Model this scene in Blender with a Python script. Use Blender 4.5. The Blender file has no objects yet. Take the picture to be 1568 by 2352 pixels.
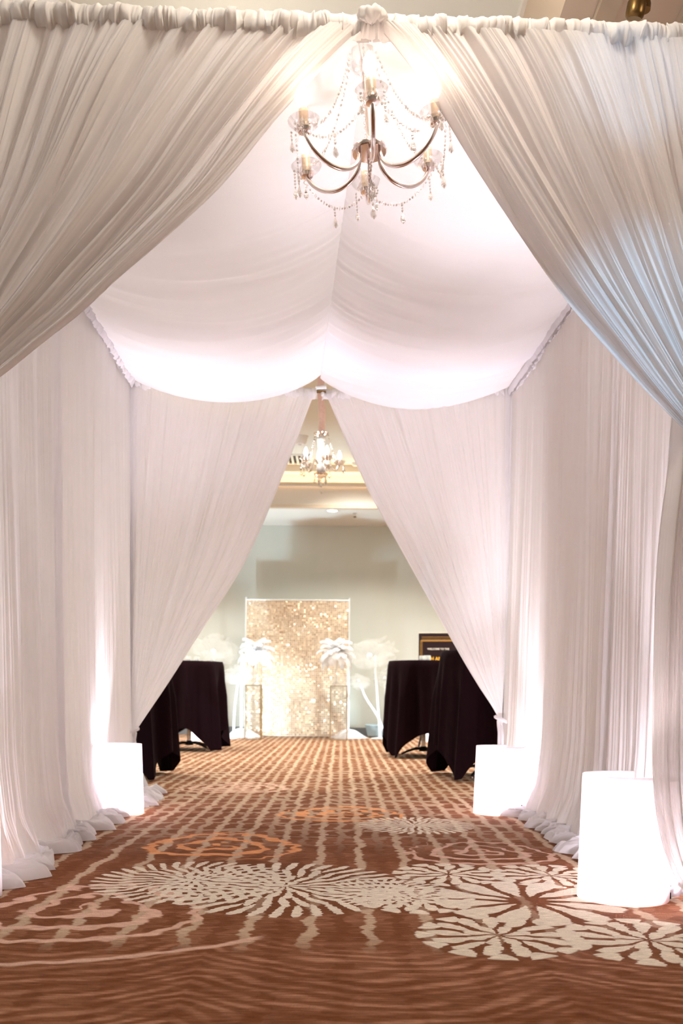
import bpy, math, random
import numpy as np
from mathutils import Vector, Matrix
C = bpy.context.scene.collection
SC = bpy.context.scene
PI = math.pi
RNG = np.random.RandomState(7)

# ------------------------------------------------------------------ camera model
F = 2050.0; CX, HY = 784.0, 1592.0; HC = 0.68; ROLL = math.radians(0.5)
cr, sr = math.cos(ROLL), math.sin(ROLL)
def at(px, py, d):
    u, v = px - CX, HY - py
    return Vector(((u*cr - v*sr)*d/F, d, HC + (u*sr + v*cr)*d/F))
def atz(px, py, z):
    u, v = px - CX, HY - py
    d = F*(z-HC)/(u*sr + v*cr)
    return at(px, py, d)

cam_d = bpy.data.cameras.new('camera'); cam = bpy.data.objects.new('camera', cam_d); C.objects.link(cam)
cam.matrix_world = Matrix(((cr, -sr, 0, 0), (0, 0, -1, 0), (sr, cr, 0, HC), (0, 0, 0, 1)))
cam_d.sensor_fit = 'VERTICAL'; cam_d.sensor_height = 36.0; cam_d.sensor_width = 24.0
cam_d.lens = F/2352*36.0
cam_d.shift_y = (HY-1176.0)/2352
cam_d.clip_start = 0.05; cam_d.clip_end = 60
cam_d.dof.use_dof = True; cam_d.dof.focus_distance = 3.3; cam_d.dof.aperture_fstop = 3.6
SC.camera = cam

# ------------------------------------------------------------------ noise
def _hash(i, seed):
    i = np.asarray(i, dtype=np.int64)
    h = (i*374761393 + seed*668265263) & 0xffffffff
    h = ((h ^ (h >> 13))*1274126177) & 0xffffffff
    return ((h ^ (h >> 16)) & 0xffff)/65535.0*2-1
def n1(x, seed=0):
    x = np.asarray(x, float); i = np.floor(x).astype(np.int64); f = x-i; f = f*f*(3-2*f)
    return _hash(i, seed)*(1-f) + _hash(i+1, seed)*f
def n2(x, y, seed=0):
    x, y = np.broadcast_arrays(np.asarray(x, float), np.asarray(y, float))
    j = np.floor(y).astype(np.int64); f = y-j; f = f*f*(3-2*f)
    i = np.floor(x).astype(np.int64); g = x-i; g = g*g*(3-2*g)
    def H(a, b): return _hash(a + b*7919, seed)
    return (H(i, j)*(1-g)+H(i+1, j)*g)*(1-f) + (H(i, j+1)*(1-g)+H(i+1, j+1)*g)*f
def sstep(a, b, x):
    t = np.clip((x-a)/(b-a), 0, 1); return t*t*(3-2*t)

# ------------------------------------------------------------------ object helpers
def link_mesh(name, me, mat, parent=None, smooth=True):
    if mat is not None:
        for m in (mat if isinstance(mat, (list, tuple)) else [mat]): me.materials.append(m)
    if smooth: me.polygons.foreach_set('use_smooth', np.ones(len(me.polygons), dtype=bool))
    me.update()
    o = bpy.data.objects.new(name, me); C.objects.link(o)
    if parent is not None: o.parent = parent
    return o
def grid_obj(name, P, mat, parent=None, smooth=True, wrap=False):
    """P: (nu, nv, 3) array -> one mesh sheet"""
    nu, nv = P.shape[:2]
    idx = np.arange(nu*nv).reshape(nu, nv)
    if wrap: idx = np.vstack([idx, idx[:1]])
    q = np.stack([idx[:-1, :-1], idx[1:, :-1], idx[1:, 1:], idx[:-1, 1:]], -1).reshape(-1, 4)
    me = bpy.data.meshes.new(name)
    me.vertices.add(nu*nv); me.vertices.foreach_set('co', P.reshape(-1).astype(np.float32))
    me.loops.add(q.size); me.loops.foreach_set('vertex_index', q.reshape(-1).astype(np.int32))
    me.polygons.add(len(q)); me.polygons.foreach_set('loop_start', np.arange(0, q.size, 4, dtype=np.int32))
    me.polygons.foreach_set('loop_total', np.full(len(q), 4, dtype=np.int32))
    me.update(calc_edges=True); me.validate()
    return link_mesh(name, me, mat, parent, smooth)
class MB:
    def __init__(s): s.v = []; s.f = []; s.m = []
    def add(s, vs, fs, mi=0):
        b = len(s.v); s.v += [tuple(v) for v in vs]; s.f += [tuple(i+b for i in f) for f in fs]; s.m += [mi]*len(fs); return s
    def box(s, x0, x1, y0, y1, z0, z1, mi=0):
        v = [(x, y, z) for x in (x0, x1) for y in (y0, y1) for z in (z0, z1)]
        return s.add(v, [(0, 1, 3, 2), (4, 6, 7, 5), (0, 4, 5, 1), (2, 3, 7, 6), (0, 2, 6, 4), (1, 5, 7, 3)], mi)
    def lathe(s, prof, c=(0, 0, 0), n=24, mi=0, caps=True):
        vs = []; fs = []
        for r, z in prof:
            for k in range(n):
                a = 2*PI*k/n; vs.append((c[0]+r*math.cos(a), c[1]+r*math.sin(a), c[2]+z))
        for i in range(len(prof)-1):
            for k in range(n):
                k2 = (k+1) % n; fs.append((i*n+k, i*n+k2, (i+1)*n+k2, (i+1)*n+k))
        if caps:
            if prof[0][0] > 1e-5: fs.append(tuple(range(n))[::-1])
            if prof[-1][0] > 1e-5: fs.append(tuple((len(prof)-1)*n+k for k in range(n)))
        return s.add(vs, fs, mi)
    def tube(s, pts, r, n=8, mi=0):
        pts = [Vector(p) for p in pts]; m = len(pts)
        rs = r if isinstance(r, (list, tuple)) else [r]*m
        vs = []; fs = []; up = None
        for i, p in enumerate(pts):
            t = (pts[min(i+1, m-1)]-pts[max(i-1, 0)]).normalized()
            if up is None: up = Vector((0, 0, 1)) if abs(t.z) < .9 else Vector((1, 0, 0))
            a = t.cross(up).normalized(); b = a.cross(t).normalized(); up = b
            for k in range(n):
                w = 2*PI*k/n; vs.append(p + (a*math.cos(w)+b*math.sin(w))*rs[i])
        for i in range(m-1):
            for k in range(n):
                k2 = (k+1) % n; fs.append((i*n+k, i*n+k2, (i+1)*n+k2, (i+1)*n+k))
        fs.append(tuple(range(n))[::-1]); fs.append(tuple((m-1)*n+k for k in range(n)))
        return s.add(vs, fs, mi)
    def ball(s, c, r, n=8, m=5, sz=1.0, mi=0):
        prof = [(r*math.sin(PI*i/m), -r*sz*math.cos(PI*i/m)) for i in range(m+1)]
        prof[0] = (0.0001, prof[0][1]); prof[-1] = (0.0001, prof[-1][1])
        return s.lathe(prof, c, n, mi, caps=False)
    def ring(s, c, R, r, ax=(0, 0, 1), n=14, k=6, mi=0):
        ax = Vector(ax).normalized(); a = ax.orthogonal().normalized(); b = ax.cross(a)
        vs = []; fs = []; c = Vector(c)
        for i in range(n):
            w = 2*PI*i/n; d = a*math.cos(w)+b*math.sin(w)
            for j in range(k):
                t = 2*PI*j/k; vs.append(c + d*(R+r*math.cos(t)) + ax*r*math.sin(t))
        for i in range(n):
            i2 = (i+1) % n
            for j in range(k):
                j2 = (j+1) % k; fs.append((i*k+j, i2*k+j, i2*k+j2, i*k+j2))
        return s.add(vs, fs, mi)
    def build(s, name, mat, parent=None, smooth=True, bevel=0):
        me = bpy.data.meshes.new(name); me.from_pydata(s.v, [], s.f)
        if isinstance(mat, (list, tuple)) and len(mat) > 1:
            me.polygons.foreach_set('material_index', np.array(s.m, dtype=np.int32))
        o = link_mesh(name, me, mat, parent, smooth)
        if smooth: 
            try: me.set_sharp_from_angle(angle=math.radians(38))
            except Exception: pass
        if bevel:
            b = o.modifiers.new('bevel', 'BEVEL'); b.width = bevel; b.segments = 2; b.limit_method = 'ANGLE'
        return o
def tag(o, label, cat, group=None):
    o['label'] = label; o['category'] = cat
    if group: o['group'] = group
    return o
def struct(o): o['kind'] = 'structure'; return o
def thing(name, label, cat, loc=(0, 0, 0), rz=0, group=None):
    o = bpy.data.objects.new(name, None); C.objects.link(o); o.location = loc; o.rotation_euler = (0, 0, rz)
    o.empty_display_size = .1
    return tag(o, label, cat, group)
def copy_tree(o, parent=None):
    c = o.copy(); C.objects.link(c); c.parent = parent
    for ch in list(o.children): copy_tree(ch, c)
    return c
def dup(root, loc, rz, label):
    c = copy_tree(root); c.location = loc; c.rotation_euler = (0, 0, rz); c['label'] = label; return c
def light(kind, loc, power, col=(1, 1, 1), size=.05, target=None, angle=60, blend=.6):
    l = bpy.data.lights.new('lamp_or_fill_light', kind); l.energy = power; l.color = col
    if kind in ('POINT', 'SPOT'): l.shadow_soft_size = size
    if kind == 'SPOT': l.spot_size = math.radians(angle); l.spot_blend = blend
    if kind == 'AREA': l.shape = 'DISK'; l.size = size
    o = bpy.data.objects.new('lamp_or_fill_light', l); C.objects.link(o); o.location = loc
    if target is not None:
        o.rotation_euler = (Vector(target)-Vector(loc)).to_track_quat('-Z', 'Y').to_euler()
    return o

# ------------------------------------------------------------------ materials
def newmat(name):
    m = bpy.data.materials.new(name); m.use_nodes = True; nt = m.node_tree; nt.nodes.clear()
    out = nt.nodes.new('ShaderNodeOutputMaterial'); return m, nt, out
def lk(nt, a, b): nt.links.new(a, b)
def pbr(name, col, rough=.5, metal=0, trans=0, noise=0.0, nscale=40, ior=1.45, bump=0, emit=None, es=0, spec=.5, stretch=(1, 1, 1)):
    m, nt, out = newmat(name); p = nt.nodes.new('ShaderNodeBsdfPrincipled')
    p.inputs['Roughness'].default_value = rough; p.inputs['Metallic'].default_value = metal
    p.inputs['Transmission Weight'].default_value = trans; p.inputs['IOR'].default_value = ior
    p.inputs['Specular IOR Level'].default_value = spec
    p.inputs['Base Color'].default_value = (*col, 1)
    if noise or bump:
        tc = nt.nodes.new('ShaderNodeTexCoord'); mp = nt.nodes.new('ShaderNodeMapping'); mp.inputs['Scale'].default_value = stretch
        nz = nt.nodes.new('ShaderNodeTexNoise'); nz.inputs['Scale'].default_value = nscale; nz.inputs['Detail'].default_value = 4
        lk(nt, tc.outputs['Object'], mp.inputs[0]); lk(nt, mp.outputs[0], nz.inputs['Vector'])
        if noise:
            mx = nt.nodes.new('ShaderNodeMix'); mx.data_type = 'RGBA'
            mx.inputs[6].default_value = tuple(c*(1-noise) for c in col)+(1,); mx.inputs[7].default_value = tuple(min(1, c*(1+noise)) for c in col)+(1,)
            lk(nt, nz.outputs['Fac'], mx.inputs[0]); lk(nt, mx.outputs[2], p.inputs['Base Color'])
        if bump:
            b = nt.nodes.new('ShaderNodeBump'); b.inputs['Strength'].default_value = bump; b.inputs['Distance'].default_value = .01
            lk(nt, nz.outputs['Fac'], b.inputs['Height']); lk(nt, b.outputs[0], p.inputs['Normal'])
    if emit: p.inputs['Emission Color'].default_value = (*emit, 1); p.inputs['Emission Strength'].default_value = es
    lk(nt, p.outputs[0], out.inputs[0]); return m
def fabric(name, col, transl=.4, clear=0.0, tcol=None, wscale=(900, 900, 60)):
    m, nt, out = newmat(name)
    d = nt.nodes.new('ShaderNodeBsdfDiffuse'); t = nt.nodes.new('ShaderNodeBsdfTranslucent'); mx = nt.nodes.new('ShaderNodeMixShader')
    tc = nt.nodes.new('ShaderNodeTexCoord'); mp = nt.nodes.new('ShaderNodeMapping'); mp.inputs['Scale'].default_value = wscale
    nz = nt.nodes.new('ShaderNodeTexNoise'); nz.inputs['Scale'].default_value = 1.0; nz.inputs['Detail'].default_value = 2
    cm = nt.nodes.new('ShaderNodeMix'); cm.data_type = 'RGBA'
    cm.inputs[6].default_value = tuple(c*.95 for c in col)+(1,); cm.inputs[7].default_value = tuple(min(1, c*1.03) for c in col)+(1,)
    lk(nt, tc.outputs['Object'], mp.inputs[0]); lk(nt, mp.outputs[0], nz.inputs['Vector']); lk(nt, nz.outputs['Fac'], cm.inputs[0])
    lk(nt, cm.outputs[2], d.inputs[0]); t.inputs[0].default_value = (*(tcol or col), 1)
    mx.inputs[0].default_value = transl; lk(nt, d.outputs[0], mx.inputs[1]); lk(nt, t.outputs[0], mx.inputs[2])
    o = mx.outputs[0]
    if clear:
        tr = nt.nodes.new('ShaderNodeBsdfTransparent'); m2 = nt.nodes.new('ShaderNodeMixShader'); m2.inputs[0].default_value = clear
        lk(nt, o, m2.inputs[1]); lk(nt, tr.outputs[0], m2.inputs[2]); o = m2.outputs[0]
    lk(nt, o, out.inputs[0]); return m
def emitmat(name, col, s):
    m, nt, out = newmat(name); e = nt.nodes.new('ShaderNodeEmission'); e.inputs[0].default_value = (*col, 1); e.inputs[1].default_value = s
    lk(nt, e.outputs[0], out.inputs[0]); return m
def thin_glass(name, col=(1, 1, 1), clear=.75, rough=.05):
    m, nt, out = newmat(name)
    g = nt.nodes.new('ShaderNodeBsdfGlossy'); g.inputs['Roughness'].default_value = rough; g.inputs[0].default_value = (1, 1, 1, 1)
    t = nt.nodes.new('ShaderNodeBsdfTransparent'); t.inputs[0].default_value = (*col, 1)
    fr = nt.nodes.new('ShaderNodeLayerWeight'); fr.inputs[0].default_value = .35
    mr = nt.nodes.new('ShaderNodeMapRange'); mr.inputs[3].default_value = 1-clear; mr.inputs[4].default_value = .9
    mx = nt.nodes.new('ShaderNodeMixShader'); lk(nt, fr.outputs['Facing'], mr.inputs[0]); lk(nt, mr.outputs[0], mx.inputs[0])
    lk(nt, t.outputs[0], mx.inputs[1]); lk(nt, g.outputs[0], mx.inputs[2]); lk(nt, mx.outputs[0], out.inputs[0]); return m

M = {}
M['white'] = fabric('white_drape', (.90, .892, .915), .40, tcol=(.90, .885, .905))
M['sheer'] = fabric('front_sheer', (.80, .775, .765), .34, clear=.04, tcol=(.82, .76, .70))
M['swag'] = fabric('ceiling_chiffon', (.85, .845, .875), .30, wscale=(60, 500, 500))
M['black'] = pbr('black_linen', (.0105, .0025, .005), .95, noise=.35, nscale=300, spec=.12)
M['lantern'] = fabric('lantern_sheet', (.93, .92, .93), .5, tcol=(.95, .93, .95))
M['tulle'] = fabric('tulle', (.93, .95, .96), .5, clear=.80)
M['tulle_thick'] = fabric('tulle_stem', (.93, .95, .96), .4, clear=.05)
M['feather'] = fabric('ostrich_feather', (.95, .95, .96), .45, wscale=(500, 500, 500))
M['silver'] = pbr('brushed_silver', (.95, .86, .83), .2, 1)
M['bronze'] = pbr('dark_bronze', (.17, .10, .035), .35, .9, noise=.3, nscale=30)
M['chrome'] = pbr('chrome', (.75, .72, .70), .18, 1)
M['darkmetal'] = pbr('black_powder_coat', (.012, .008, .010), .4, .2)
M['pale_metal'] = pbr('pale_pole', (.80, .84, .86), .3, .3)
M['gold'] = pbr('gold_frame', (.55, .38, .16), .3, 1)
M['candle'] = pbr('candle_sleeve', (.78, .64, .48), .4, .2)
M['bulb'] = emitmat('lit_bulb', (1, .80, .66), 15)
M['bulb2'] = emitmat('lit_bulb_far', (1, .93, .85), 45)
M['crystal'] = thin_glass('crystal', (1, .97, .94), .55, .08)
M['glass'] = thin_glass('clear_glass', (1, 1, 1), .86, .03)
M['whiteplastic'] = pbr('white_lacquer', (.86, .86, .86), .3)
M['pinkcloth'] = pbr('blush_velvet_sleeve', (.80, .56, .50), .8, noise=.15, nscale=60, bump=.6)
M['ceiling'] = pbr('ceiling_paint', (.78, .74, .68), .8, noise=.02, nscale=3)
M['ceil_dark'] = pbr('tray_ceiling_paint', (.77, .77, .70), .8, noise=.02, nscale=3)
M['tan'] = pbr('tan_bulkhead', (.62, .50, .38), .8, noise=.03, nscale=3)
M['tan2'] = pbr('tan_bulkhead_groove', (.50, .40, .29), .8, noise=.03, nscale=3)
M['trim'] = pbr('trim_paint', (.80, .76, .70), .6, noise=.02)
M['wall'] = pbr('wall_vinyl', (.60, .62, .57), .75, noise=.05, nscale=2.2, stretch=(1.5, 1.5, .35))
M['base'] = pbr('baseboard_vinyl', (.16, .17, .18), .5, noise=.05)
M['tub'] = pbr('blue_grey_tub', (.40, .52, .58), .5, noise=.05)
M['signblack'] = pbr('sign_print_black', (.018, .006, .008), .4)
M['signgold'] = pbr('sign_print_gold', (.85, .46, .04), .5)
M['signline'] = pbr('sign_gold_foil', (.42, .22, .05), .5)
M['signwhite'] = pbr('sign_print_white', (.80, .76, .68), .5)
M['board'] = pbr('foam_board_edge', (.85, .80, .68), .7)
M['vent'] = pbr('vent_enamel', (.70, .70, .67), .5)
M['dark'] = pbr('dark_slot', (.03, .03, .03), .8)
M['coveglow'] = emitmat('cove_strip', (1, .70, .38), 6)
M['dl'] = emitmat('downlight_lens', (1, .9, .7), 6)

# sequins: champagne mirrors
def seqmat():
    m, nt, out = newmat('champagne_sequin'); p = nt.nodes.new('ShaderNodeBsdfPrincipled')
    a = nt.nodes.new('ShaderNodeAttribute'); a.attribute_name = 'tone'
    mx = nt.nodes.new('ShaderNodeMix'); mx.data_type = 'RGBA'
    mx.inputs[6].default_value = (.56, .37, .21, 1); mx.inputs[7].default_value = (.90, .70, .48, 1)
    lk(nt, a.outputs['Fac'], mx.inputs[0]); lk(nt, mx.outputs[2], p.inputs['Base Color'])
    p.inputs['Metallic'].default_value = .45; p.inputs['Roughness'].default_value = .34; p.inputs['Coat Weight'].default_value = .9; p.inputs['Coat Roughness'].default_value = .22
    lk(nt, p.outputs[0], out.inputs[0]); return m
M['sequin'] = seqmat()

# ---- carpet: node maths
class X:
    nt = None
    def __init__(s, sock): s.s = sock
    @staticmethod
    def op(o, *a, clamp=False):
        n = X.nt.nodes.new('ShaderNodeMath'); n.operation = o; n.use_clamp = clamp
        for i, v in enumerate(a):
            if isinstance(v, X): X.nt.links.new(v.s, n.inputs[i])
            else: n.inputs[i].default_value = float(v)
        return X(n.outputs[0])
    def __add__(s, o): return X.op('ADD', s, o)
    __radd__ = __add__
    def __sub__(s, o): return X.op('SUBTRACT', s, o)
    def __rsub__(s, o): return X.op('SUBTRACT', o, s)
    def __mul__(s, o): return X.op('MULTIPLY', s, o)
    __rmul__ = __mul__
    def __truediv__(s, o): return X.op('DIVIDE', s, o)
    def fr(s): return X.op('FRACT', s)
    def ab(s): return X.op('ABSOLUTE', s)
    def sin(s): return X.op('SINE', s)
    def sq(s): return X.op('MULTIPLY', s, s)
    def lt(s, e, w=.03):            # soft s<e
        n = X.nt.nodes.new('ShaderNodeMapRange'); n.interpolation_type = 'SMOOTHSTEP'
        X.nt.links.new(s.s, n.inputs[0]); n.inputs[1].default_value = e-w; n.inputs[2].default_value = e+w
        n.inputs[3].default_value = 1; n.inputs[4].default_value = 0; return X(n.outputs[0])
def xmax(*a):
    r = a[0]
    for b in a[1:]: r = X.op('MAXIMUM', r, b)
    return r
def carpet():
    m, nt, out = newmat('patterned_carpet'); X.nt = nt
    geo = nt.nodes.new('ShaderNodeNewGeometry'); sep = nt.nodes.new('ShaderNodeSeparateXYZ'); lk(nt, geo.outputs['Position'], sep.inputs[0])
    x0, y0 = X(sep.outputs[0]), X(sep.outputs[1])
    def noise(sx, sy, detail=2, off=0.0):
        cmb = nt.nodes.new('ShaderNodeCombineXYZ'); lk(nt, (x0*sx+off).s, cmb.inputs[0]); lk(nt, (y0*sy).s, cmb.inputs[1])
        n = nt.nodes.new('ShaderNodeTexNoise'); n.inputs['Scale'].default_value = 1; n.inputs['Detail'].default_value = detail
        lk(nt, cmb.outputs[0], n.inputs['Vector']); return X(n.outputs['Fac'])
    jag = noise(22, 75, 1) - .5; jag2 = noise(14, 14, 0, 31) - .5
    x = x0 + jag*.022; y = y0 + jag2*.03
    streak = noise(9, 150, 2, 5); broad = noise(2.2, 5, 0, 9)
    near = y0.lt(2.42, .13); far = 1-y0.lt(4.2, .6)
    # base streak tone 0..1
    base = X.op('MULTIPLY', (streak-.40)*3.2 + (broad-.5)*1.3, 1, clamp=True)
    # long wavy pale lines, 0.17 m apart
    wob = noise(5, 9, 0, 17); blob = noise(14, 26, 1, 3)
    fx = ((x + (wob-.5)*.05)/.172).fr()
    lineA = ((fx-.5).ab() - (blob-.45)*.22).lt(.085, .03)
    fb = ((x + (wob-.5)*.05)/.172 + .5).fr()
    lineB = ((fb-.5).ab() - (blob-.5)*.2).lt(.09, .03)*far
    darkcol = (((fb-.5).ab()) - (noise(12, 30, 0, 8)-.5)*.5).lt(.12, .03)*(1-far)
    rung = ((((y/.21)+wob).fr()-.5).ab() - jag2*.4).lt(.10, .04)*far*.8
    lines = xmax(lineA, lineB*.8, rung)*(1-near)
    # chevron wood grain in the foreground
    chev = ((x0+.35)*PI*1.15).sin().ab()*.20
    st = ((y0 + chev + (wob-.5)*.09)*17).fr()
    stripe = ((st-.5).ab() - (noise(9, 60, 1, 71)-.5)*.35).lt(.22, .14)*near*X.op('MULTIPLY', (noise(3, 12, 1, 44)-.30)*3, 1, clamp=True)
    tone = X.op('ADD', base*.58*(1-darkcol*.8)*(1-near*.35), stripe*.85*(streak*2.4-.35), clamp=True)
    def polar(cx, cy, R):
        dx, dy = (x-cx)/R, (y-cy)/R
        r = X.op('SQRT', dx.sq()+dy.sq()); th = X.op('ARCTAN2', dy, dx)/(2*PI)
        return r, th
    def petals(r, th, rings):
        o = None
        for rc, hw, n, tw, w in rings:
            k = ((th*n + r*tw + 20).fr()-.5)/w
            e = (((r-rc)/hw).sq() + k.sq()).lt(1, .12)
            o = e if o is None else xmax(o, e)
        return o*r.lt(1, .02)
    def burst(cx, cy, R, sw=1.2):
        r, th = polar(cx, cy, R)
        return petals(r, th, [(.84, .19, 38, sw, .27), (.54, .17, 28, -sw, .29), (.30, .14, 17, sw, .31), (.10, .10, 8, 0, .36)])
    def sat(cx, cy, R, ph=0):
        r, th = polar(cx, cy, R)
        r2 = r; th = th+ph
        return petals(r2, th, [(.98, .22, 13, 0, .34), (.60, .26, 13, .45, .33), (.24, .19, 8, 0, .36)])
    cream = [burst(-.19, 3.13, .43), burst(-.53, 3.22, .36, 2), burst(.39, 4.62, .30), burst(.16, 3.05, .22),
             sat(.45, 2.52, .235), sat(.86, 2.48, .24, .03), sat(.25, 2.96, .20, .06), sat(.41, 3.37, .21, .02), sat(.79, 3.36, .22)]
    r, th = polar(.62, 2.94, .31)
    cream.append(petals(r, th, [(.64, .42, 12, .3, .37)]))
    cr_ = xmax(*cream)
    back = None
    for cx, cy, R in ((.45, 2.52, .24), (.86, 2.48, .245), (.25, 2.96, .20), (.41, 3.37, .21), (.79, 3.36, .22), (.62, 2.94, .33), (-.19, 3.13, .42)):
        q = polar(cx, cy, R)[0].lt(1, .02); back = q if back is None else xmax(back, q)
    def rose(cx, cy, R, k=3.2, w=.13):
        r, th = polar(cx, cy, R)
        rr = r + (th*6*PI).sin()*.07 + jag2*.25
        return ((rr*k + th).fr()-.5).ab().lt(w, .04)*rr.lt(1, .02)
    pink = xmax(rose(-.80, 2.78, .42, 3.0, .14), rose(.62, 3.85, .32, 3, .14), rose(-.75, 6.4, .4, 4, .2))
    arc = (polar(-.95, 3.35, 1.14)[0]-1).ab().lt(.012, .006)*x0.lt(-.22, .02)*y0.lt(2.9, .05)
    orange = xmax(rose(.02, 5.05, .36, 3.0, .16), rose(-.55, 3.95, .36, 2.6, .16))
    def mix(a, b, f):
        n = nt.nodes.new('ShaderNodeMix'); n.data_type = 'RGBA'; lk(nt, f.s, n.inputs[0])
        for v, i in ((a, 6), (b, 7)):
            if isinstance(v, tuple): n.inputs[i].default_value = (*v, 1)
            else: lk(nt, v, n.inputs[i])
        return n.outputs[2]
    dark, mid, pale, creamc, orc = (.150, .048, .016), (.39, .19, .11), (.50, .375, .265), (.68, .61, .50), (.74, .33, .14)
    c = mix(dark, mid, tone*(1-back*.75))
    c = mix(c, pale, lines*.85*(1-back*.6))
    c = mix(c, (.60, .39, .30), xmax(pink, arc)*.9)
    c = mix(c, orc, orange*.8)
    c = mix(c, creamc, cr_*.95)
    p = nt.nodes.new('ShaderNodeBsdfPrincipled'); p.inputs['Roughness'].default_value = .95; p.inputs['Specular IOR Level'].default_value = .1
    fine = noise(260, 260, 0, 2)
    hs = nt.nodes.new('ShaderNodeHueSaturation'); lk(nt, c, hs.inputs['Color']); lk(nt, ((fine*.5+.75)*(noise(26, 330, 1, 12)*1.5+.25)).s, hs.inputs['Value'])
    lk(nt, hs.outputs[0], p.inputs['Base Color'])
    b = nt.nodes.new('ShaderNodeBump'); b.inputs['Strength'].default_value = .35; b.inputs['Distance'].default_value = .004; lk(nt, fine.s, b.inputs['Height']); lk(nt, b.outputs[0], p.inputs['Normal'])
    lk(nt, p.outputs[0], out.inputs[0]); return m
M['carpet'] = carpet()

# ------------------------------------------------------------------ room shell
XL, XR, YF, YB = -6.5, 6.5, -4.5, 14.3
ZT, ZS = 3.98, 3.36                       # tray ceiling, soffit
struct(MB().box(XL, XR, YF, YB, -.1, 0).build('floor', M['carpet'], smooth=False))
struct(MB().box(XL, XR, YB, YB+.15, 0, ZT+.6).build('wall_back', M['wall'], smooth=False))
struct(MB().box(XL-.15, XL, YF, YB, 0, ZT+.6).build('wall_left', M['wall'], smooth=False))
struct(MB().box(XR, XR+.15, YF, YB, 0, ZT+.6).build('wall_right', M['wall'], smooth=False))
struct(MB().box(XL, XR, YF-.15, YF, 0, ZT+.6).build('wall_front', M['wall'], smooth=False))
struct(MB().box(XL, XR, YB-.02, YB, 0, .13).build('baseboard_back', M['base'], smooth=False))
YS = 12.9                                  # edge of the soffit at the back wall
XS = .84                                   # edge of the side bulkhead near the tent
struct(MB().box(XL, XR, YF, YB, ZT, ZT+.1).build('ceiling', M['ceil_dark'], smooth=False))
struct(MB().box(XL, XR, YS, YB, ZS, ZS+.30).build('soffit_ceiling', M['ceiling'], smooth=False))
for o in bpy.data.objects:
    if o.name == 'soffit_ceiling': o.name = 'trim_1'
struct(MB().box(XL, XR, YS-.05, YS+.03, ZS-.015, ZS+.03).build('trim_2', M['tan'], smooth=False))
struct(MB().box(XL, XR, YS-.10, YS-.02, ZS+.29, ZS+.34).build('trim_3', M['tan'], smooth=False))
# cove: lip trims and lit back face
struct(MB().box(XL, XR, YS+.25, YS+.35, ZS+.30, ZT).build('trim_4', M['ceiling'], smooth=False))
struct(MB().box(XL, XR, YS+.02, YS+.26, ZT-.10, ZT).build('trim_5', M['trim'], smooth=False))
# bulkhead above the right side of the tent (steps seen over the front rod)
b = MB(); b.box(XS, XR, YF, 5.4, ZS, ZT)
struct(b.build('trim_6', M['tan'], smooth=False))
struct(MB().box(.97, 1.05, YF, 5.4, ZS-.03, ZS-.001).build('trim_7', M['tan2'], smooth=False))
struct(MB().box(1.30, XR, YF, 5.4, ZS-.04, ZS-.001).build('trim_8', M['tan2'], smooth=False))
struct(MB().box(XS-.02, XS+.02, YF, 5.4, ZT-.06, ZT-.001).build('trim_9', M['trim'], smooth=False))
cove = MB().box(XL+.5, XR-.5, YS+.04, YS+.08, ZS+.345, ZS+.36).build('cove_light_strip', M['coveglow'], smooth=False)
tag(cove, 'warm glowing strip of light tucked in the ceiling cove above the back wall', 'light')

# ------------------------------------------------------------------ drapery
HR = 2.75
BL, BC, BR = atz(305, 868, HR), atz(735, 888, HR), atz(1171, 888, HR)
FA, FB = atz(0, 6, HR), atz(1568, 58, HR)
def rod(x): return Vector((x, FA.y + (FB.y-FA.y)*(x-FA.x)/(FB.x-FA.x), HR))
XFL, XFR = -1.315, 1.255
FL, FR = rod(XFL), rod(XFR)
FC = atz(858, 34, HR)
def foldf(u, t, F1, seed, drift=1.5):
    a = .60*n2(u*F1, t*drift, seed) + .36*n2(u*F1*2.3+3, t*drift*.8, seed+1) + .15*n2(u*F1*5.1+7, t*drift*.6, seed+2) + .05*n2(u*F1*10.7, t*drift*.5, seed+3)
    return a
def polyline(pts, n):
    pts = np.array([tuple(p) for p in pts]); seg = np.linalg.norm(np.diff(pts, axis=0), axis=1); s = np.concatenate([[0], np.cumsum(seg)]); s /= s[-1]
    q = np.linspace(0, 1, n)
    # smooth (Catmull-Rom like) sampling by cubic hermite per axis
    out = np.zeros((n, 3))
    for a in range(3):
        m = np.gradient(pts[:, a], s)
        i = np.clip(np.searchsorted(s, q, side='right')-1, 0, len(s)-2); h = s[i+1]-s[i]; f = (q-s[i])/h
        out[:, a] = (2*f**3-3*f**2+1)*pts[i, a] + (f**3-2*f**2+f)*h*m[i] + (-2*f**3+3*f**2)*pts[i+1, a] + (f**3-f**2)*h*m[i+1]
    return out
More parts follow.
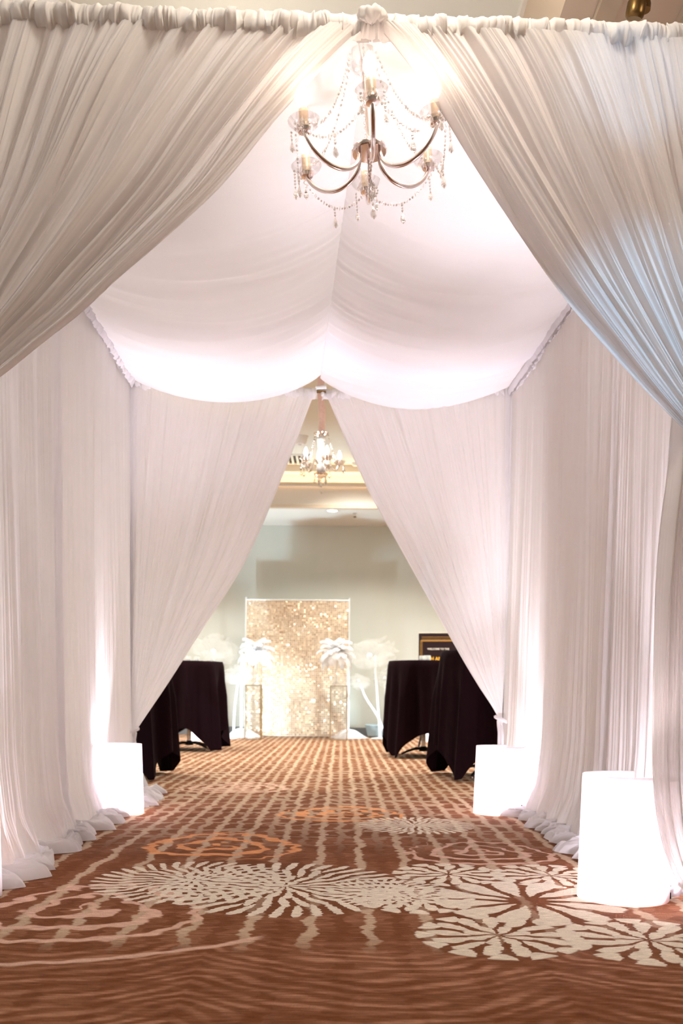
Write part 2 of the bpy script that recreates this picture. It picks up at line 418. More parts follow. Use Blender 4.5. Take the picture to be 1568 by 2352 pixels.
def ruffle_header(name, A, B, mat, parent, r=.03, freq=90, seed=1, drop=.06, lift=.02, n=None):
    """gathered rod pocket: a scrunched tube around the rod with a small ruffle above and a stitched hem below"""
    L = (B-A).length; n = n or int(L*520); u = np.linspace(0, 1, n)[:, None]
    ax = (B-A)/L; sd = Vector((ax.y, -ax.x, 0)).normalized()           # towards the viewer side
    prof = np.array([(.25, -drop*1.15), (.9, -drop*.9), (1.25, -.6*r), (1.15, 0), (.7, .75*r), (.15, r*1.05+lift), (-.3, r*1.0+lift*.6), (-1, .3*r), (-1.1, -.6*r), (-.5, -drop)])
    k = len(prof); w = np.linspace(0, 1, k)[None, :]
    s = foldf(u, w*1.3, L*freq/2.3, seed, 2.0)
    off = prof[None, :, 0]*r*(1 + .55*s) + .010*s
    z = prof[None, :, 1] + .006*n2(u*L*freq*.8, w*3, seed+9)
    P = np.zeros((n, k, 3)); sway = .012*n2(u*L*freq*.9, w*2, seed+5)
    for a in range(3):
        P[:, :, a] = A[a] + (B[a]-A[a])*u + sd[a]*off + ax[a]*sway
    P[:, :, 2] += z - (r+lift)*.95
    return grid_obj(name, P, mat, parent)

def tied_curtain(label, top_out, top_in, edge_pts, tie, mat, nvec, seed, F1, amp=.03, nu=900, nt=70, tail=None, floor_z=.012, bulge=.0, name='curtain', cat='curtain'):
    """curtain on a rod from top_out (at pole) to top_in, swept to the tie by its pole. edge_pts: inner edge, 3-D"""
    root = thing(name, label, cat, (top_out.x, top_out.y, 0))
    inv = Vector((-top_out.x, -top_out.y, 0))
    E = polyline(edge_pts, nt)
    E0, T = E[0], np.array(tuple(tie))
    u = np.linspace(0, 1, nu)[:, None]; t = np.linspace(0, 1, nt)[None, :]
    So = np.array(tuple(top_out)); Si = np.array(tuple(top_in))
    chord = E[0][None]+(T-E[0])[None]*np.linspace(0, 1, nt)[:, None]
    # a(t): progress, b(t): deviation from chord
    dv = T-E[0]; a = ((E-E[0])@dv)/(dv@dv); dev = E - (E[0]+a[:, None]*dv)
    P = np.zeros((nu, nt, 3))
    S = So[None]*(1-u) + Si[None]*u
    k = u**1.6
    for c in range(3):
        P[:, :, c] = S[:, c:c+1] + a[None]*(T[c]-S[:, c:c+1]) + dev[None, :, c]*k
    # outward belly of the outer folds
    P[:, :, 2] += bulge*np.sin(PI*a)[None]*(1-u)*u*2
    thick = (1-a[None])**.8
    F = foldf(u, a[None]*1.2, F1, seed)
    A = amp*(.30 + 1.25*np.sin(PI*np.clip(a, 0, 1))[None]**.7)*(.25+.75*thick)
    disp = F*A + .03*(u-.5)*(1-thick)
    # slide within the plane so folds wander and overlap
    for c in range(3): P[:, :, c] += nvec[c]*disp
    P[:, :, 0] += .010*n2(u*F1*1.7, a[None]*3, seed+20)*np.sin(PI*a)[None]
    # soft thickness at tie
    P[:, :, 2] += (u-.5)*-.10*(1-thick)
    o = grid_obj('drape_panel', P+np.array(tuple(inv)), mat, root)
    if tail:
        # tail below the tie: px profile given as list of (z, x_inner, x_outer)
        tz = np.array([q[0] for q in tail]); xi = np.array([q[1] for q in tail]); xo = np.array([q[2] for q in tail])
        nt2 = 90; q = np.linspace(0, 1, nt2)
        zz = tail[0][0]*(1-q)
        XI = np.interp(-zz, -tz, xi); XO = np.interp(-zz, -tz, xo)
        ker = np.ones(9)/9
        XI = np.convolve(np.pad(XI, 4, mode='edge'), ker, 'valid'); XO = np.convolve(np.pad(XO, 4, mode='edge'), ker, 'valid')
        n2u = nu//2; uu = np.linspace(0, 1, n2u)[:, None]
        P2 = np.zeros((n2u, nt2, 3)); P2[:, :, 0] = XI[None]*(1-uu)+XO[None]*uu
        P2[:, :, 1] = T[1]+.05*(1-sstep(0, .2, q))[None]; P2[:, :, 2] = zz[None]
        F2 = foldf(uu, q[None]*1.0, F1*.45, seed+40)
        fl = sstep(.93, 1, q)[None]
        for c in range(3): P2[:, :, c] += nvec[c]*(F2*amp*1.6*(.3+.7*np.sin(PI*np.clip(q, 0, .75))[None]) + fl*(.10+.08*F2)*(1 if T[2] > 1 else .15))
        P2[:, :, 2] = np.maximum(P2[:, :, 2], floor_z + .03*np.abs(F2)*fl)
        grid_obj('drape_tail', P2+np.array(tuple(inv)), mat, root)
        tb = MB(); tb.ring((T[0], T[1]+nvec[1]*.01, T[2]), .055, .012, ax=(.5 if T[0] > 0 else -.5, 0, 1), n=20)
        tb.v = [tuple(Vector(v)+inv) for v in tb.v]
        tb.build('tieback', mat, root)
    return root, inv

toward = Vector((0, -1, 0))
dF = 2.72
def edge(px, d0, d1):
    n = len(px); return [at(x, y, d0+(d1-d0)*i/(n-1)) for i, (x, y) in enumerate(px)]
# front left
eL = edge([(852, 58), (784, 120), (650, 262), (500, 438), (375, 550), (275, 632), (200, 697), (100, 768), (0, 840), (-110, 905), (-205, 955)], FC.y-.02, FL.y-.02)
tL = eL[-1]
A = FL.copy(); A.y -= .02; A.z = HR-.065
B = eL[0].copy()
r1, inv = tied_curtain('large sheer grey-white curtain swept open to the left side of the near tent entrance', A, B, eL, tL, M['sheer'], toward, 11, 24, amp=.060, nu=1500, nt=90,
    tail=[(tL.z, tL.x+.05, tL.x-.05), (tL.z-.3, tL.x+.13, tL.x-.05), (.8, tL.x+.19, tL.x-.04), (0, tL.x+.17, tL.x-.04)])
pk = ruffle_header('rod_pocket', FL+inv, rod(at(862, 40, FC.y).x)+inv, M['sheer'], r1, r=.026, seed=3, drop=.042, lift=.006)
# front right
eR = edge([(866, 52), (925, 118), (984, 198), (1084, 360), (1149, 463), (1284, 653), (1384, 768), (1484, 878), (1568, 962), (1640, 1030), (1715, 1090)], FC.y-.03, FR.y-.03)
tR = eR[-1]
A = FR.copy(); A.y -= .03; A.z = HR-.065
r2, inv = tied_curtain('large sheer grey-white curtain swept open to the right side of the near tent entrance', A, eR[0].copy(), eR, tR, M['sheer'], toward, 23, 24, amp=.060, nu=1500, nt=90,
    tail=[(tR.z+.24, at(1556, 900, FR.y).x, tR.x+.05), (tR.z, at(1532, 1090, FR.y).x, tR.x+.05), (tR.z-.10, at(1520, 1150, FR.y).x, tR.x+.05), (tR.z-.3, at(1508, 1400, FR.y).x, tR.x+.05), (.42, at(1500, 1780, FR.y).x, tR.x+.04), (.27, at(1512, 1900, FR.y).x, tR.x+.04), (.14, at(1540, 1975, FR.y).x, tR.x+.04), (0, at(1600, 2040, FR.y).x, tR.x+.04)])
pk = ruffle_header('rod_pocket', rod(at(862, 40, FC.y).x)+inv, FR+inv, M['sheer'], r2, r=.026, seed=5, drop=.042, lift=.006)
# knot of gathered cloth where the two front pockets meet
kn = MB(); kc = at(853, 38, FC.y-.03)
kx = np.zeros((60, 24, 3)); a_ = np.linspace(0, 2*PI, 60, endpoint=False)[:, None]; b_ = np.linspace(0.02, PI-.02, 24)[None]
rr = 1 + .18*n2(a_*3.2+4, b_*1.2, 5) + .10*n2(a_*7, b_*1.5, 8)
kx[:, :, 0] = .045*rr*np.cos(a_)*np.sin(b_); kx[:, :, 1] = .035*rr*np.sin(a_)*np.sin(b_); kx[:, :, 2] = .026*rr*np.cos(b_)
ko = grid_obj('gathered_knot', kx, M['sheer'], None, wrap=True); ko.location = kc
tag(ko, 'scrunched knot of grey cloth at the peak of the near entrance, above the chandelier', 'fabric knot')

# back curtains
dB = BC.y
eBL = edge([(722, 902), (640, 1112), (560, 1288), (460, 1442), (380, 1566), (330, 1638), (300, 1682)], BC.y-.02, BL.y-.02)
A = BL.copy(); A.y -= .02; A.x -= .07
r3, inv = tied_curtain('white pleated curtain pulled to the left pole at the far tent opening', A, eBL[0].copy(), eBL, eBL[-1], M['white'], toward, 31, 22, amp=.026, nu=900, nt=70,
    tail=[(eBL[-1].z, eBL[-1].x+.03, eBL[-1].x-.08), (0, eBL[-1].x+.05, eBL[-1].x-.1)], name='curtain')
ruffle_header('rod_pocket', BL+inv, at(728, 893, BC.y)+inv, M['white'], r3, r=.02, seed=7, drop=.04, lift=.01)
eBR = edge([(748, 904), (800, 1022), (850, 1128), (905, 1224), (1000, 1392), (1100, 1565), (1135, 1618), (1154, 1655)], BC.y-.02, BR.y-.02)
A = BR.copy(); A.y -= .02; A.x += .05
r4, inv = tied_curtain('white pleated curtain pulled to the right pole at the far tent opening', A, eBR[0].copy(), eBR, eBR[-1], M['white'], toward, 37, 22, amp=.026, nu=900, nt=70,
    tail=[(eBR[-1].z, eBR[-1].x-.03, eBR[-1].x+.08), (0, eBR[-1].x-.03, eBR[-1].x+.1)])
ruffle_header('rod_pocket', at(742, 894, BC.y)+inv, BR+inv, M['white'], r4, r=.02, seed=9, drop=.04, lift=.01)

# side walls of pleated drape that puddle on the carpet
def side_panel(label, A, B, inward, seed, F1, pool=.17, off=0.0, amp=.027, nu=900):
    root = thing('side_drape', label, 'curtain', (A.x, A.y, 0)); inv = np.array((-A.x, -A.y, 0))
    nv = 110; u = np.linspace(0, 1, nu)[:, None]; q = np.linspace(0, 1, nv)[None, :]
    wall = np.clip(q/.80, 0, 1); fl = np.clip((q-.80)/.20, 0, 1)
    F = foldf(u, wall*1.1, F1, seed, 1.2)
    slowF = n2(u*F1*.55, wall*1.0, seed+60)
    P = np.zeros((nu, nv, 3))
    base = np.array(tuple(A))[None]*(1-u)+np.array(tuple(B))[None]*u
    lean = .05*wall**1.5 + .02*sstep(.82, 1, wall)*(1+slowF)
    z = HR*(1-wall)
    poolw = pool*(.35+.75*np.abs(np.sin(u*F1*.50*PI+seed+2.2*n1(u*F1*.4, seed)))**.6*(1+.5*n1(u*F1*.3, seed+31))+.25*n2(u*F1*.7, 0*q, seed+3)+.06*n2(u*F1*2.6, fl*3, seed+4))
    flare = sstep(.92, 1, wall)*(.01+.045*np.abs(np.sin(u*F1*.50*PI+seed+2.2*n1(u*F1*.4, seed))))
    inn = off + flare + lean + F*amp*(.35+.65*sstep(0, .5, wall)) + .02*slowF + fl*poolw
    crump = .5+.5*n2(u*F1*1.3, fl*4, seed+5)
    crz = .004 + (.034*np.sin(PI*np.clip(fl*1.02, 0, 1))**.5*(.75+.4*crump) + .016*np.abs(n2(u*F1*3, fl*5, seed+6))*np.sin(PI*fl))
    P[:, :, 0] = base[:, 0:1] + inward*inn
    P[:, :, 1] = base[:, 1:2] + .018*n2(u*F1*1.3, wall*2, seed+8) + .03*fl*n2(u*F1*1.1, fl*3, seed+11)
    P[:, :, 2] = z*(fl == 0) + crz*(fl > 0) + .02*(1-fl)*(fl > 0)*1.0
    P[:, :, 2] = np.maximum(P[:, :, 2], .004)
    grid_obj('drape_panel', P+inv, M['white'], root)
    return root, Vector(tuple(inv))
def rail(A, B, y): return A + (B-A)*((y-A.y)/(B.y-A.y))
LA, LB = Vector((XFL, FL.y+.05, HR)), BL.copy()
RA, RB = Vector((XFR, FR.y+.05, HR)), BR.copy()
p, inv = side_panel('white pleated side drape on the left, nearest the camera, puddling on the carpet', rail(LA, LB, 2.8), rail(LA, LB, 4.22), 1, 51, 15, pool=.11)
ruffle_header('rod_pocket', rail(LA, LB, 2.8)+inv, rail(LA, LB, 4.22)+inv, M['white'], p, r=.02, seed=12, drop=.04, lift=.01)
p, inv = side_panel('white pleated side drape on the left behind the far left floor lantern', rail(LA, LB, 4.12), rail(LA, LB, 5.95), 1, 57, 18, pool=.13, off=-.02)
ruffle_header('rod_pocket', rail(LA, LB, 4.24)+inv, rail(LA, LB, 5.88)+inv, M['white'], p, r=.02, seed=14, drop=.04, lift=.01)
p, inv = side_panel('white pleated side drape on the right rising behind the big near floor lantern', rail(RA, RB, 2.95), rail(RA, RB, 4.02), -1, 63, 13, pool=.12)
ruffle_header('rod_pocket', rail(RA, RB, 2.95)+inv, rail(RA, RB, 4.02)+inv, M['white'], p, r=.02, seed=16, drop=.04, lift=.01)
p, inv = side_panel('white pleated side drape on the right between the two floor lanterns, hem puddled', rail(RA, RB, 3.95), rail(RA, RB, 6.04), -1, 69, 19, pool=.10, off=-.02)
ruffle_header('rod_pocket', rail(RA, RB, 4.04)+inv, rail(RA, RB, 5.98)+inv, M['white'], p, r=.02, seed=18, drop=.04, lift=.01)

# ceiling swags
RF = Vector((FC.x, FC.y+.02, 2.82)); RBk = Vector((BC.x, BC.y-.06, 2.765))
def swag(label, A, B, y0, y1, sag, seed, lift=0.0):
    root = thing('ceiling_swag', label, 'ceiling drape', (A.x, A.y, 0)); inv = np.array((-A.x, -A.y, 0))
    nu, nv = 150, 260; w = np.linspace(0, 1, nu)[:, None]; yy = np.linspace(y0, y1, nv)[None, :]
    fA = (yy-A.y)/(B.y-A.y); fR = (yy-RF.y)/(RBk.y-RF.y)
    ax_ = A.x+(B.x-A.x)*fA + (.03 if A.x > 0 else -.03); rx = RF.x+(RBk.x-RF.x)*fR; rz = RF.z+(RBk.z-RF.z)*fR
    P = np.zeros((nu, nv, 3))
    fr0 = sstep(0, .9, (yy-y0))
    yb = yy + .10*np.sin(PI*w)*n2(yy*1.4, 0, seed+1)*fr0
    P[:, :, 0] = ax_*(1-w)+rx*w
    P[:, :, 1] = yb
    shape = (4*w*(1-w))**.85
    rip = n2(yb*3.1, w*.8, seed)*.38 + n2(yb*7.5+2, w*1.5, seed+2)*.26 + (np.abs(n2(yb*6+5, w*1.2, seed+9))-.3)*.35 + n2(yb*17, w*2.2, seed+3)*.09
    rip = rip*(.25+.75*sstep(.5, 1.8, yy-2.8))
    P[:, :, 2] = HR*(1-w)+rz*w - shape*sag*(.2+.8*sstep(0, 1.0, yy-y0 if y0 < 4 else yy*0+2)) + shape*rip*.062 + .007*n2(yb*26, w*1.2, seed+4)*np.exp(-((1-w)/.25)**2) + .006*n2(yb*22, w*1.2, seed+7)*np.exp(-(w/.15)**2) + lift
    grid_obj('chiffon_panel', P+inv, M['swag'], root)
    return root
swag('white chiffon swag sagging from the left rail to the ridge of the tent ceiling', LA, LB, RF.y+.06, BL.y-.05, .215, 81)
swag('white chiffon swag sagging from the right rail to the ridge of the tent ceiling', RA, RB, RF.y+.06, 5.38, .20, 87)
swag('short white chiffon overlap on the right at the far end of the tent ceiling', RA, RB, 5.15, BR.y-.06, .165, 93, lift=.012)

# poles of the frame at the far opening and the bracket at the peak
for (P_, lab) in ((BL, 'slim metal drape pole in the far left corner of the tent'), (BR, 'slim metal drape pole in the far right corner of the tent')):
    r = thing('drape_pole', lab, 'pole', (P_.x, P_.y+.01, 0), group=None)
    MB().lathe([(.019, 0), (.019, HR+.02)], n=14).build('pole', M['pale_metal'], r)
    MB().box(-.18, .18, -.02, .2, .0, .008).build('base_plate', M['darkmetal'], r, smooth=False)
pb = thing('rod_bracket', 'small metal bracket at the peak of the far tent opening', 'bracket', at(737, 892, BC.y-.04))
MB().tube([(-.035, 0, .0), (.035, 0, .008)], .016, 12).build('rod_end', M['pale_metal'], pb)
MB().box(-.028, .034, -.012, .012, -.03, -.018).build('bracket_plate', M['bronze'], pb, smooth=False, bevel=.002)
MB().lathe([(.002, -.055), (.012, -.05), (.014, -.03), (.01, -.02)], (.012, 0, 0), 10).build('bracket_hook', M['pale_metal'], pb)

# ------------------------------------------------------------------ near chandelier
def bead_line(mb, A, B, sag, n, r, jewel=None):
    A, B = Vector(A), Vector(B)
    for i in range(n+1):
        t = i/n; p = A.lerp(B, t); p.z -= sag*4*t*(1-t)
        if i % 3 == 2: mb.ring(p, r*1.25, r*.22, ax=(math.sin(i), math.cos(i), .2), n=8, k=4)
        else: mb.ball(p, r*(1.0 if i % 2 else .8), 6, 4)
def drop_mb(mb, p, s=1.0):
    p = Vector(p)
    mb.ball(p, .0045*s, 6, 4)
    mb.lathe([(.0003, .0), (.003*s, -.006*s), (.0095*s, -.024*s), (.008*s, -.034*s), (.0003, -.042*s)], (p.x, p.y, p.z-.004*s), 6, caps=False)
CH = Vector((at(848, 345, 2.88).x, 2.88, 2.424)); R = .236
ch = thing('chandelier', 'silver six-arm crystal chandelier with lit candle bulbs hanging in the near tent entrance', 'chandelier', CH)
ch.rotation_euler = (0, math.radians(-4.5), 0)
MB().lathe([(.002, -.004), (.054, -.002), (.058, .004), (.058, .012), (.03, .022), (.012, .04), (.008, .05)], n=36).build('centre_disc', M['silver'], ch)
MB().tube([(0, 0, .03), (0, 0, .30)], .007, 10).build('stem', M['silver'], ch)
MB().lathe([(.014, .255), (.030, .262), (.046, .285), (.052, .315), (.050, .318), (.043, .290), (.026, .268), (.012, .262)], n=24, caps=False).build('glass_crown', M['glass'], ch)
st = MB(); st.tube([(-.004, 0, .30), (-.012, -.02, .36)], .003, 6); st.tube([(.004, 0, .30), (.004, -.02, .36)], .003, 6)
pk_ = at(862, 46, FC.y-.01)-CH; st.tube([(-.008, -.02, .355), tuple(pk_)], .0035, 6); st.tube([(.0, -.02, .355), tuple(pk_+Vector((.008, 0, 0)))], .0025, 6)
st.build('hanging_cord', M['whiteplastic'], ch)
angs = [-90+60*k+.5 for k in range(6)]
cups = []
for k, ad in enumerate(angs):
    a = math.radians(ad); ca, sa = math.cos(a), math.sin(a)
    def rz(r, z): return (r*ca, r*sa, z)
    path = [(.036, .0), (.038, -.020), (.050, -.045), (.078, -.068), (.115, -.078), (.155, -.073), (.190, -.055), (.218, -.028), (.232, -.006), (.236, .004)]
    # smooth
    pl = polyline([(r, 0, z) for r, z in path], 26)
    arm = MB(); arm.tube([rz(p[0], p[2]) for p in pl], .0074, 10)
    ao = arm.build('arm', M['silver'], ch)
    c = Vector(rz(R, 0)); cups.append(c)
    MB().lathe([(.004, .0), (.020, .004), (.024, .014), (.020, .016), (.014, .014)], c, 18).build('candle_cup', M['silver'], ao)
    MB().lathe([(.0145, .012), (.0145, .075), (.011, .080)], c, 16).build('candle_sleeve', M['candle'], ao)
    MB().lathe([(.009, .080), (.014, .092), (.0205, .108), (.021, .120), (.017, .136), (.009, .150), (.001, .160)], c, 12).build('bulb', M['bulb'], ao)
    MB().lathe([(.016, .018), (.034, .020), (.046, .030), (.052, .040), (.0505, .042), (.044, .033), (.032, .024), (.016, .021)], c, 20, caps=False).build('glass_bobeche', M['glass'], ao)
for k in range(6):
    c, c2 = cups[k], cups[(k+1) % 6]
    mb = MB(); cr0 = Vector((.048*math.cos(math.radians(angs[k])), .048*math.sin(math.radians(angs[k])), .305))
    o1 = c*1.12; o1.z = .03
    bead_line(mb, cr0, o1*.86+Vector((0, 0, .01)), .075, 30, .0052); mb.build('bead_strand', M['crystal'], ch)
    mb = MB(); e1, e2 = c*1.14+Vector((0, 0, .025)), c2*1.14+Vector((0, 0, .025))
    bead_line(mb, e1, e2, .085, 26, .0048); mb.build('bead_swag', M['crystal'], ch)
    mid = (e1+e2)/2; mid.z -= .09
    mb = MB(); mb.ball(mid, .005, 6, 4); mb.ball(mid-Vector((0, 0, .012)), .004, 6, 4); drop_mb(mb, mid-Vector((0, 0, .02)), 1.0); mb.build('crystal_drop', M['crystal'], ch)
    for q in (-1, 1):
        d = Vector((-c.y, c.x, 0)).normalized()*.035*q; s0 = c*1.12+d+Vector((0, 0, .028))
        mb = MB()
        for i in range(5 if q > 0 else 2): mb.ball(s0-Vector((0, 0, .011*(i+1))), .0045, 6, 4)
        drop_mb(mb, s0-Vector((0, 0, .011*((5 if q > 0 else 2)+1))), .9); mb.build('crystal_drop', M['crystal'], ch)
# centre cluster
mb = MB()
for i in range(12): mb.ball((0.003*math.sin(i), 0, -.012*i-.02), .0055, 6, 4)
for k in range(6):
    a = k*PI/3
    for i in range(7): mb.ball((.018*math.sin(i/6*PI)*math.cos(a), .018*math.sin(i/6*PI)*math.sin(a), -.095-.009*i), .0042, 6, 4)
drop_mb(mb, (0, 0, -.165), 1.1)
mb.build('crystal_pendant', M['crystal'], ch)

# ------------------------------------------------------------------ floor lanterns and uplights
UP = []
def lantern(label, X_, Y_, r, h, ang0, lean=0.0, group='white sheet floor lanterns'):
    t = thing('floor_lantern', label, 'lantern', (X_, Y_, 0), 0, group)
    n = 72; a = np.linspace(math.radians(ang0+38), math.radians(ang0+360-30), n)[:, None]; z = np.linspace(0, 1, 14)[None]
    P = np.zeros((n, 14, 3)); rr_ = r*(1+.02*np.sin(a*3))*(1-.04*(a-a[0])/(a[-1]-a[0])*0)
    P[:, :, 0] = rr_*np.cos(a)*(1+.02*z) - lean*z; P[:, :, 1] = rr_*.9*np.sin(a)*(1+0*z); P[:, :, 2] = h*z+.001
    o = grid_obj('curved_sheet', P, M['lantern'], t)
    so = o.modifiers.new('solid', 'SOLIDIFY'); so.thickness = .0025
    return t
def uplight(label, X_, Y_, aim, seen=True):
    t = thing('uplight', label, 'light', (X_, Y_, 0), math.atan2(aim[1], aim[0]), 'black floor uplights')
    MB().box(-.055, .055, -.055, .055, .012, .055).build('housing', M['darkmetal'], t, smooth=False, bevel=.004)
    MB().lathe([(.035, .0), (.040, .006), (.040, .012), (.0, .012)], (0, 0, .055), 20).build('lens_ring', M['darkmetal'], t)
    b = MB(); b.box(-.075, -.065, -.03, .03, .0, .048); b.box(.065, .075, -.03, .03, .0, .048); b.box(-.075, .075, -.02, .02, 0, .01)
    b.build('yoke', M['darkmetal'], t, smooth=False)
    MB().ball((.078, -.03, .045), .008, 8, 5).build('knob', M['chrome'], t)
    MB().tube([(-.05, -aim[0]*-.05, .03), (-.09, aim[0]*.10, .010), (-.05, aim[0]*.20, .006), (.03, aim[0]*.34, .006)], .004, 6).build('power_cable', M['darkmetal'], t)
    return t
def floorpt(px, py): return atz(px, py, 0)
s = floorpt(1432, 2070)
LANT = [
 ('tall white floor lantern at far left, just inside the tent beyond the near drape', floorpt(267, 1868), .149, .385, 150),
 ('white floor lantern at the far right of the tent, before a black table', floorpt(1142, 1868), .137, .385, 30),
 ('largest and nearest white floor lantern, on the flowered carpet at right', floorpt(1431, 2062), .150, .415, 30),
 ('white floor lantern at the near left, mostly cut off by the picture edge', floorpt(-104, 2062), .145, .415, 150)]
lo = []
for lab, p, r, h, a0 in LANT: lo.append(lantern(lab, p.x, p.y, r, h, a0, lean=(-.018 if p.x > 0 else .018)))
ULP = [(lo[0].location.x-.05, lo[0].location.y+.02, 1), (1.0-.025, lo[1].location.y-.0, -1), (1.035, lo[2].location.y+.02, -1), (lo[3].location.x-.10, lo[3].location.y+.05, 1)]
ULL = ['black floor uplight inside the far left lantern', 'black floor uplight poking out beside the far right lantern', 'black floor uplight at the right edge beside the nearest lantern', 'black floor uplight behind the cut-off near left lantern']
for (x_, y_, sgn), lab in zip(ULP, ULL):
    uplight(lab, x_, y_, (sgn, 0))

# ------------------------------------------------------------------ tables with black cloths
def cocktail_table(label):
    t = thing('cocktail_table', label, 'table', (0, 0, 0), 0, 'cocktail tables in the room beyond')
    MB().lathe([(.36, 0), (.38, .006), (.38, .022), (.37, .028)], (0, 0, 1.0), 40).build('tabletop', M['darkmetal'], t)
    MB().lathe([(.026, .07), (.026, 1.0)], n=16).build('pole', M['chrome'], t)
    MB().lathe([(.05, .055), (.045, .09), (.028, .11)], n=16).build('hub', M['darkmetal'], t)
    for k in range(4):
        a = PI/4*0+k*PI/2+.35; c_, s_ = math.cos(a), math.sin(a); m = MB()
        pts = [(.02, .085), (.12, .085), (.22, .062), (.30, .032)]
        vs = []; fs = []
        for i, (r, z) in enumerate(pts):
            w = .022-.003*i; hh = .028-.004*i
            for (dw, dz) in ((-w, -hh/2), (w, -hh/2), (w*.7, hh/2), (-w*.7, hh/2)):
                vs.append((r*c_-dw*s_, r*s_+dw*c_, z+dz))
        for i in range(3):
            for j in range(4):
                j2 = (j+1) % 4; fs.append((i*4+j, i*4+j2, (i+1)*4+j2, (i+1)*4+j))
        fs += [(3, 2, 1, 0), (12, 13, 14, 15)]
        m.add(vs, fs); lg = m.build('leg', M['darkmetal'], t, bevel=.003)
        MB().lathe([(.014, 0), (.014, .012), (.006, .014), (.006, .024)], (.29*c_, .29*s_, 0), 12).build('glide', M['chrome'], lg)
    return t
def cloth_mesh(seed, rot, half=1.14, Rt=.385, Zt=1.034):
    n = 420; th = np.linspace(0, 2*PI, n, endpoint=False)[:, None]; q = np.linspace(0, 1, 70)[None]
    # side faces the camera at rot = 0; superellipse-ish square with corners
    c4, s4 = np.abs(np.cos(th-rot)), np.abs(np.sin(th-rot)); L = half/np.maximum(c4, s4)
    L = np.minimum(L, half*1.36)
    l = L*q
    on = np.minimum(l, Rt); h = np.maximum(l-Rt, 0)
    corner = (np.cos(4*(th-rot)+PI)*.5+.5)**2
    fold = .6*n1((th/(2*PI)*13) % 13, seed)+.0
    ph = th/(2*PI); per = lambda f, sd: n1(np.where(ph*f > f-1, (ph*f), ph*f) % f, sd)*(1) 
    F_ = np.sin(th*9+seed)+.55*np.sin(th*14+seed*2.1+.4*np.sin(th*2))+.3*np.sin(th*23+seed*.7)
    flare = h*(.035+.07*corner) + .032*F_*np.clip(h*2.6, 0, 1)*(1+.3*h)
    r = on + flare + .012*np.clip(h*20, 0, 1)
    z = Zt - h*(1-.035*corner) - .012*np.clip(h*8, 0, 1)
    zmin = .012+.01*np.abs(np.sin(th*7)); over = np.maximum(zmin-z, 0)
    z = np.maximum(z, zmin); r = r - over*.5
    ang = th + .10*n1((ph*9) % 9, seed+2)*0 + .05*np.sin(th*9+seed+1.4)*np.clip(h*2, 0, 1)
    P = np.zeros((n, 70, 3)); P[:, :, 0] = r*np.cos(ang); P[:, :, 1] = r*np.sin(ang); P[:, :, 2] = z
    return P
TB = [
 (floorpt(268, 1783), .03, 3, 'nearer black-draped cocktail table on the left, mostly hidden by the curtain', 'long black cloth on the nearer left table, its corner hanging almost to the carpet'),
 (floorpt(434, 1722), .0, 8, 'farther cocktail table on the left with its chrome pole and black feet showing', 'black cloth over the farther left table beside the sequin backdrop'),
 (floorpt(972, 1737), .0, 15, 'farther cocktail table on the right, in front of the black sign', 'black cloth on the farther right table, in front of the sign with gold letters'),
 (floorpt(1118, 1784), .12, 21, 'nearer cocktail table on the right behind the floor lantern', 'tall black cloth on the nearer right table, tight against the white curtain')]
proto = None
for i, (p, rot, seed, lt_, lc_) in enumerate(TB):
    if proto is None: proto = cocktail_table(lt_); o = proto; o.location = (p.x, p.y, 0)
    else: o = dup(proto, (p.x, p.y, 0), 0, lt_)
    o.rotation_euler = (0, 0, [0, -1.0, .2, .65][i])
    cm_ = grid_obj('tablecloth', cloth_mesh(seed, rot), M['black'], None, wrap=True); cm_.location = (p.x, p.y, 0)
    tag(cm_, lc_, 'tablecloth', 'black tablecloths')
# small cups / votives on the tables
def votive(label, loc, r=.03, h=.055):
    t = thing('votive_glass', label, 'glass', loc, 0, 'small glasses on the black tables')
    MB().lathe([(r*.8, 0), (r, .004), (r, h), (r-.003, h), (r-.004, .006), (.001, .006)], n=18, caps=False).build('glass_cup', M['frost'], t)
    MB().lathe([(r*.7, .006), (r*.7, h*.5), (.001, h*.52)], n=14).build('candle', M['whiteplastic'], t)
    return t
M['frost'] = fabric('frosted_glass', (.85, .87, .86), .5, clear=.35)
zt = 1.036
q = TB[1][0]
votive('leftmost small glass on the farther left black table', (at(436, 1515, q.y).x, q.y-.1, zt))
votive('small glass in the middle of the three on the farther left table', (at(453, 1515, q.y).x, q.y-.05, zt))
votive('small glass near the right edge of the farther left black table', (at(483, 1515, q.y).x, q.y+.1, zt), .022, .05)
q = TB[2][0]
votive('small glass left of the pair on the farther right table, before the sign edge', (at(966, 1515, q.y).x, q.y-.1, zt), .026, .055)
votive('larger whitish glass on the farther right table, covering the sign lettering', (at(980, 1515, q.y).x, q.y-.05, zt), .036, .06)

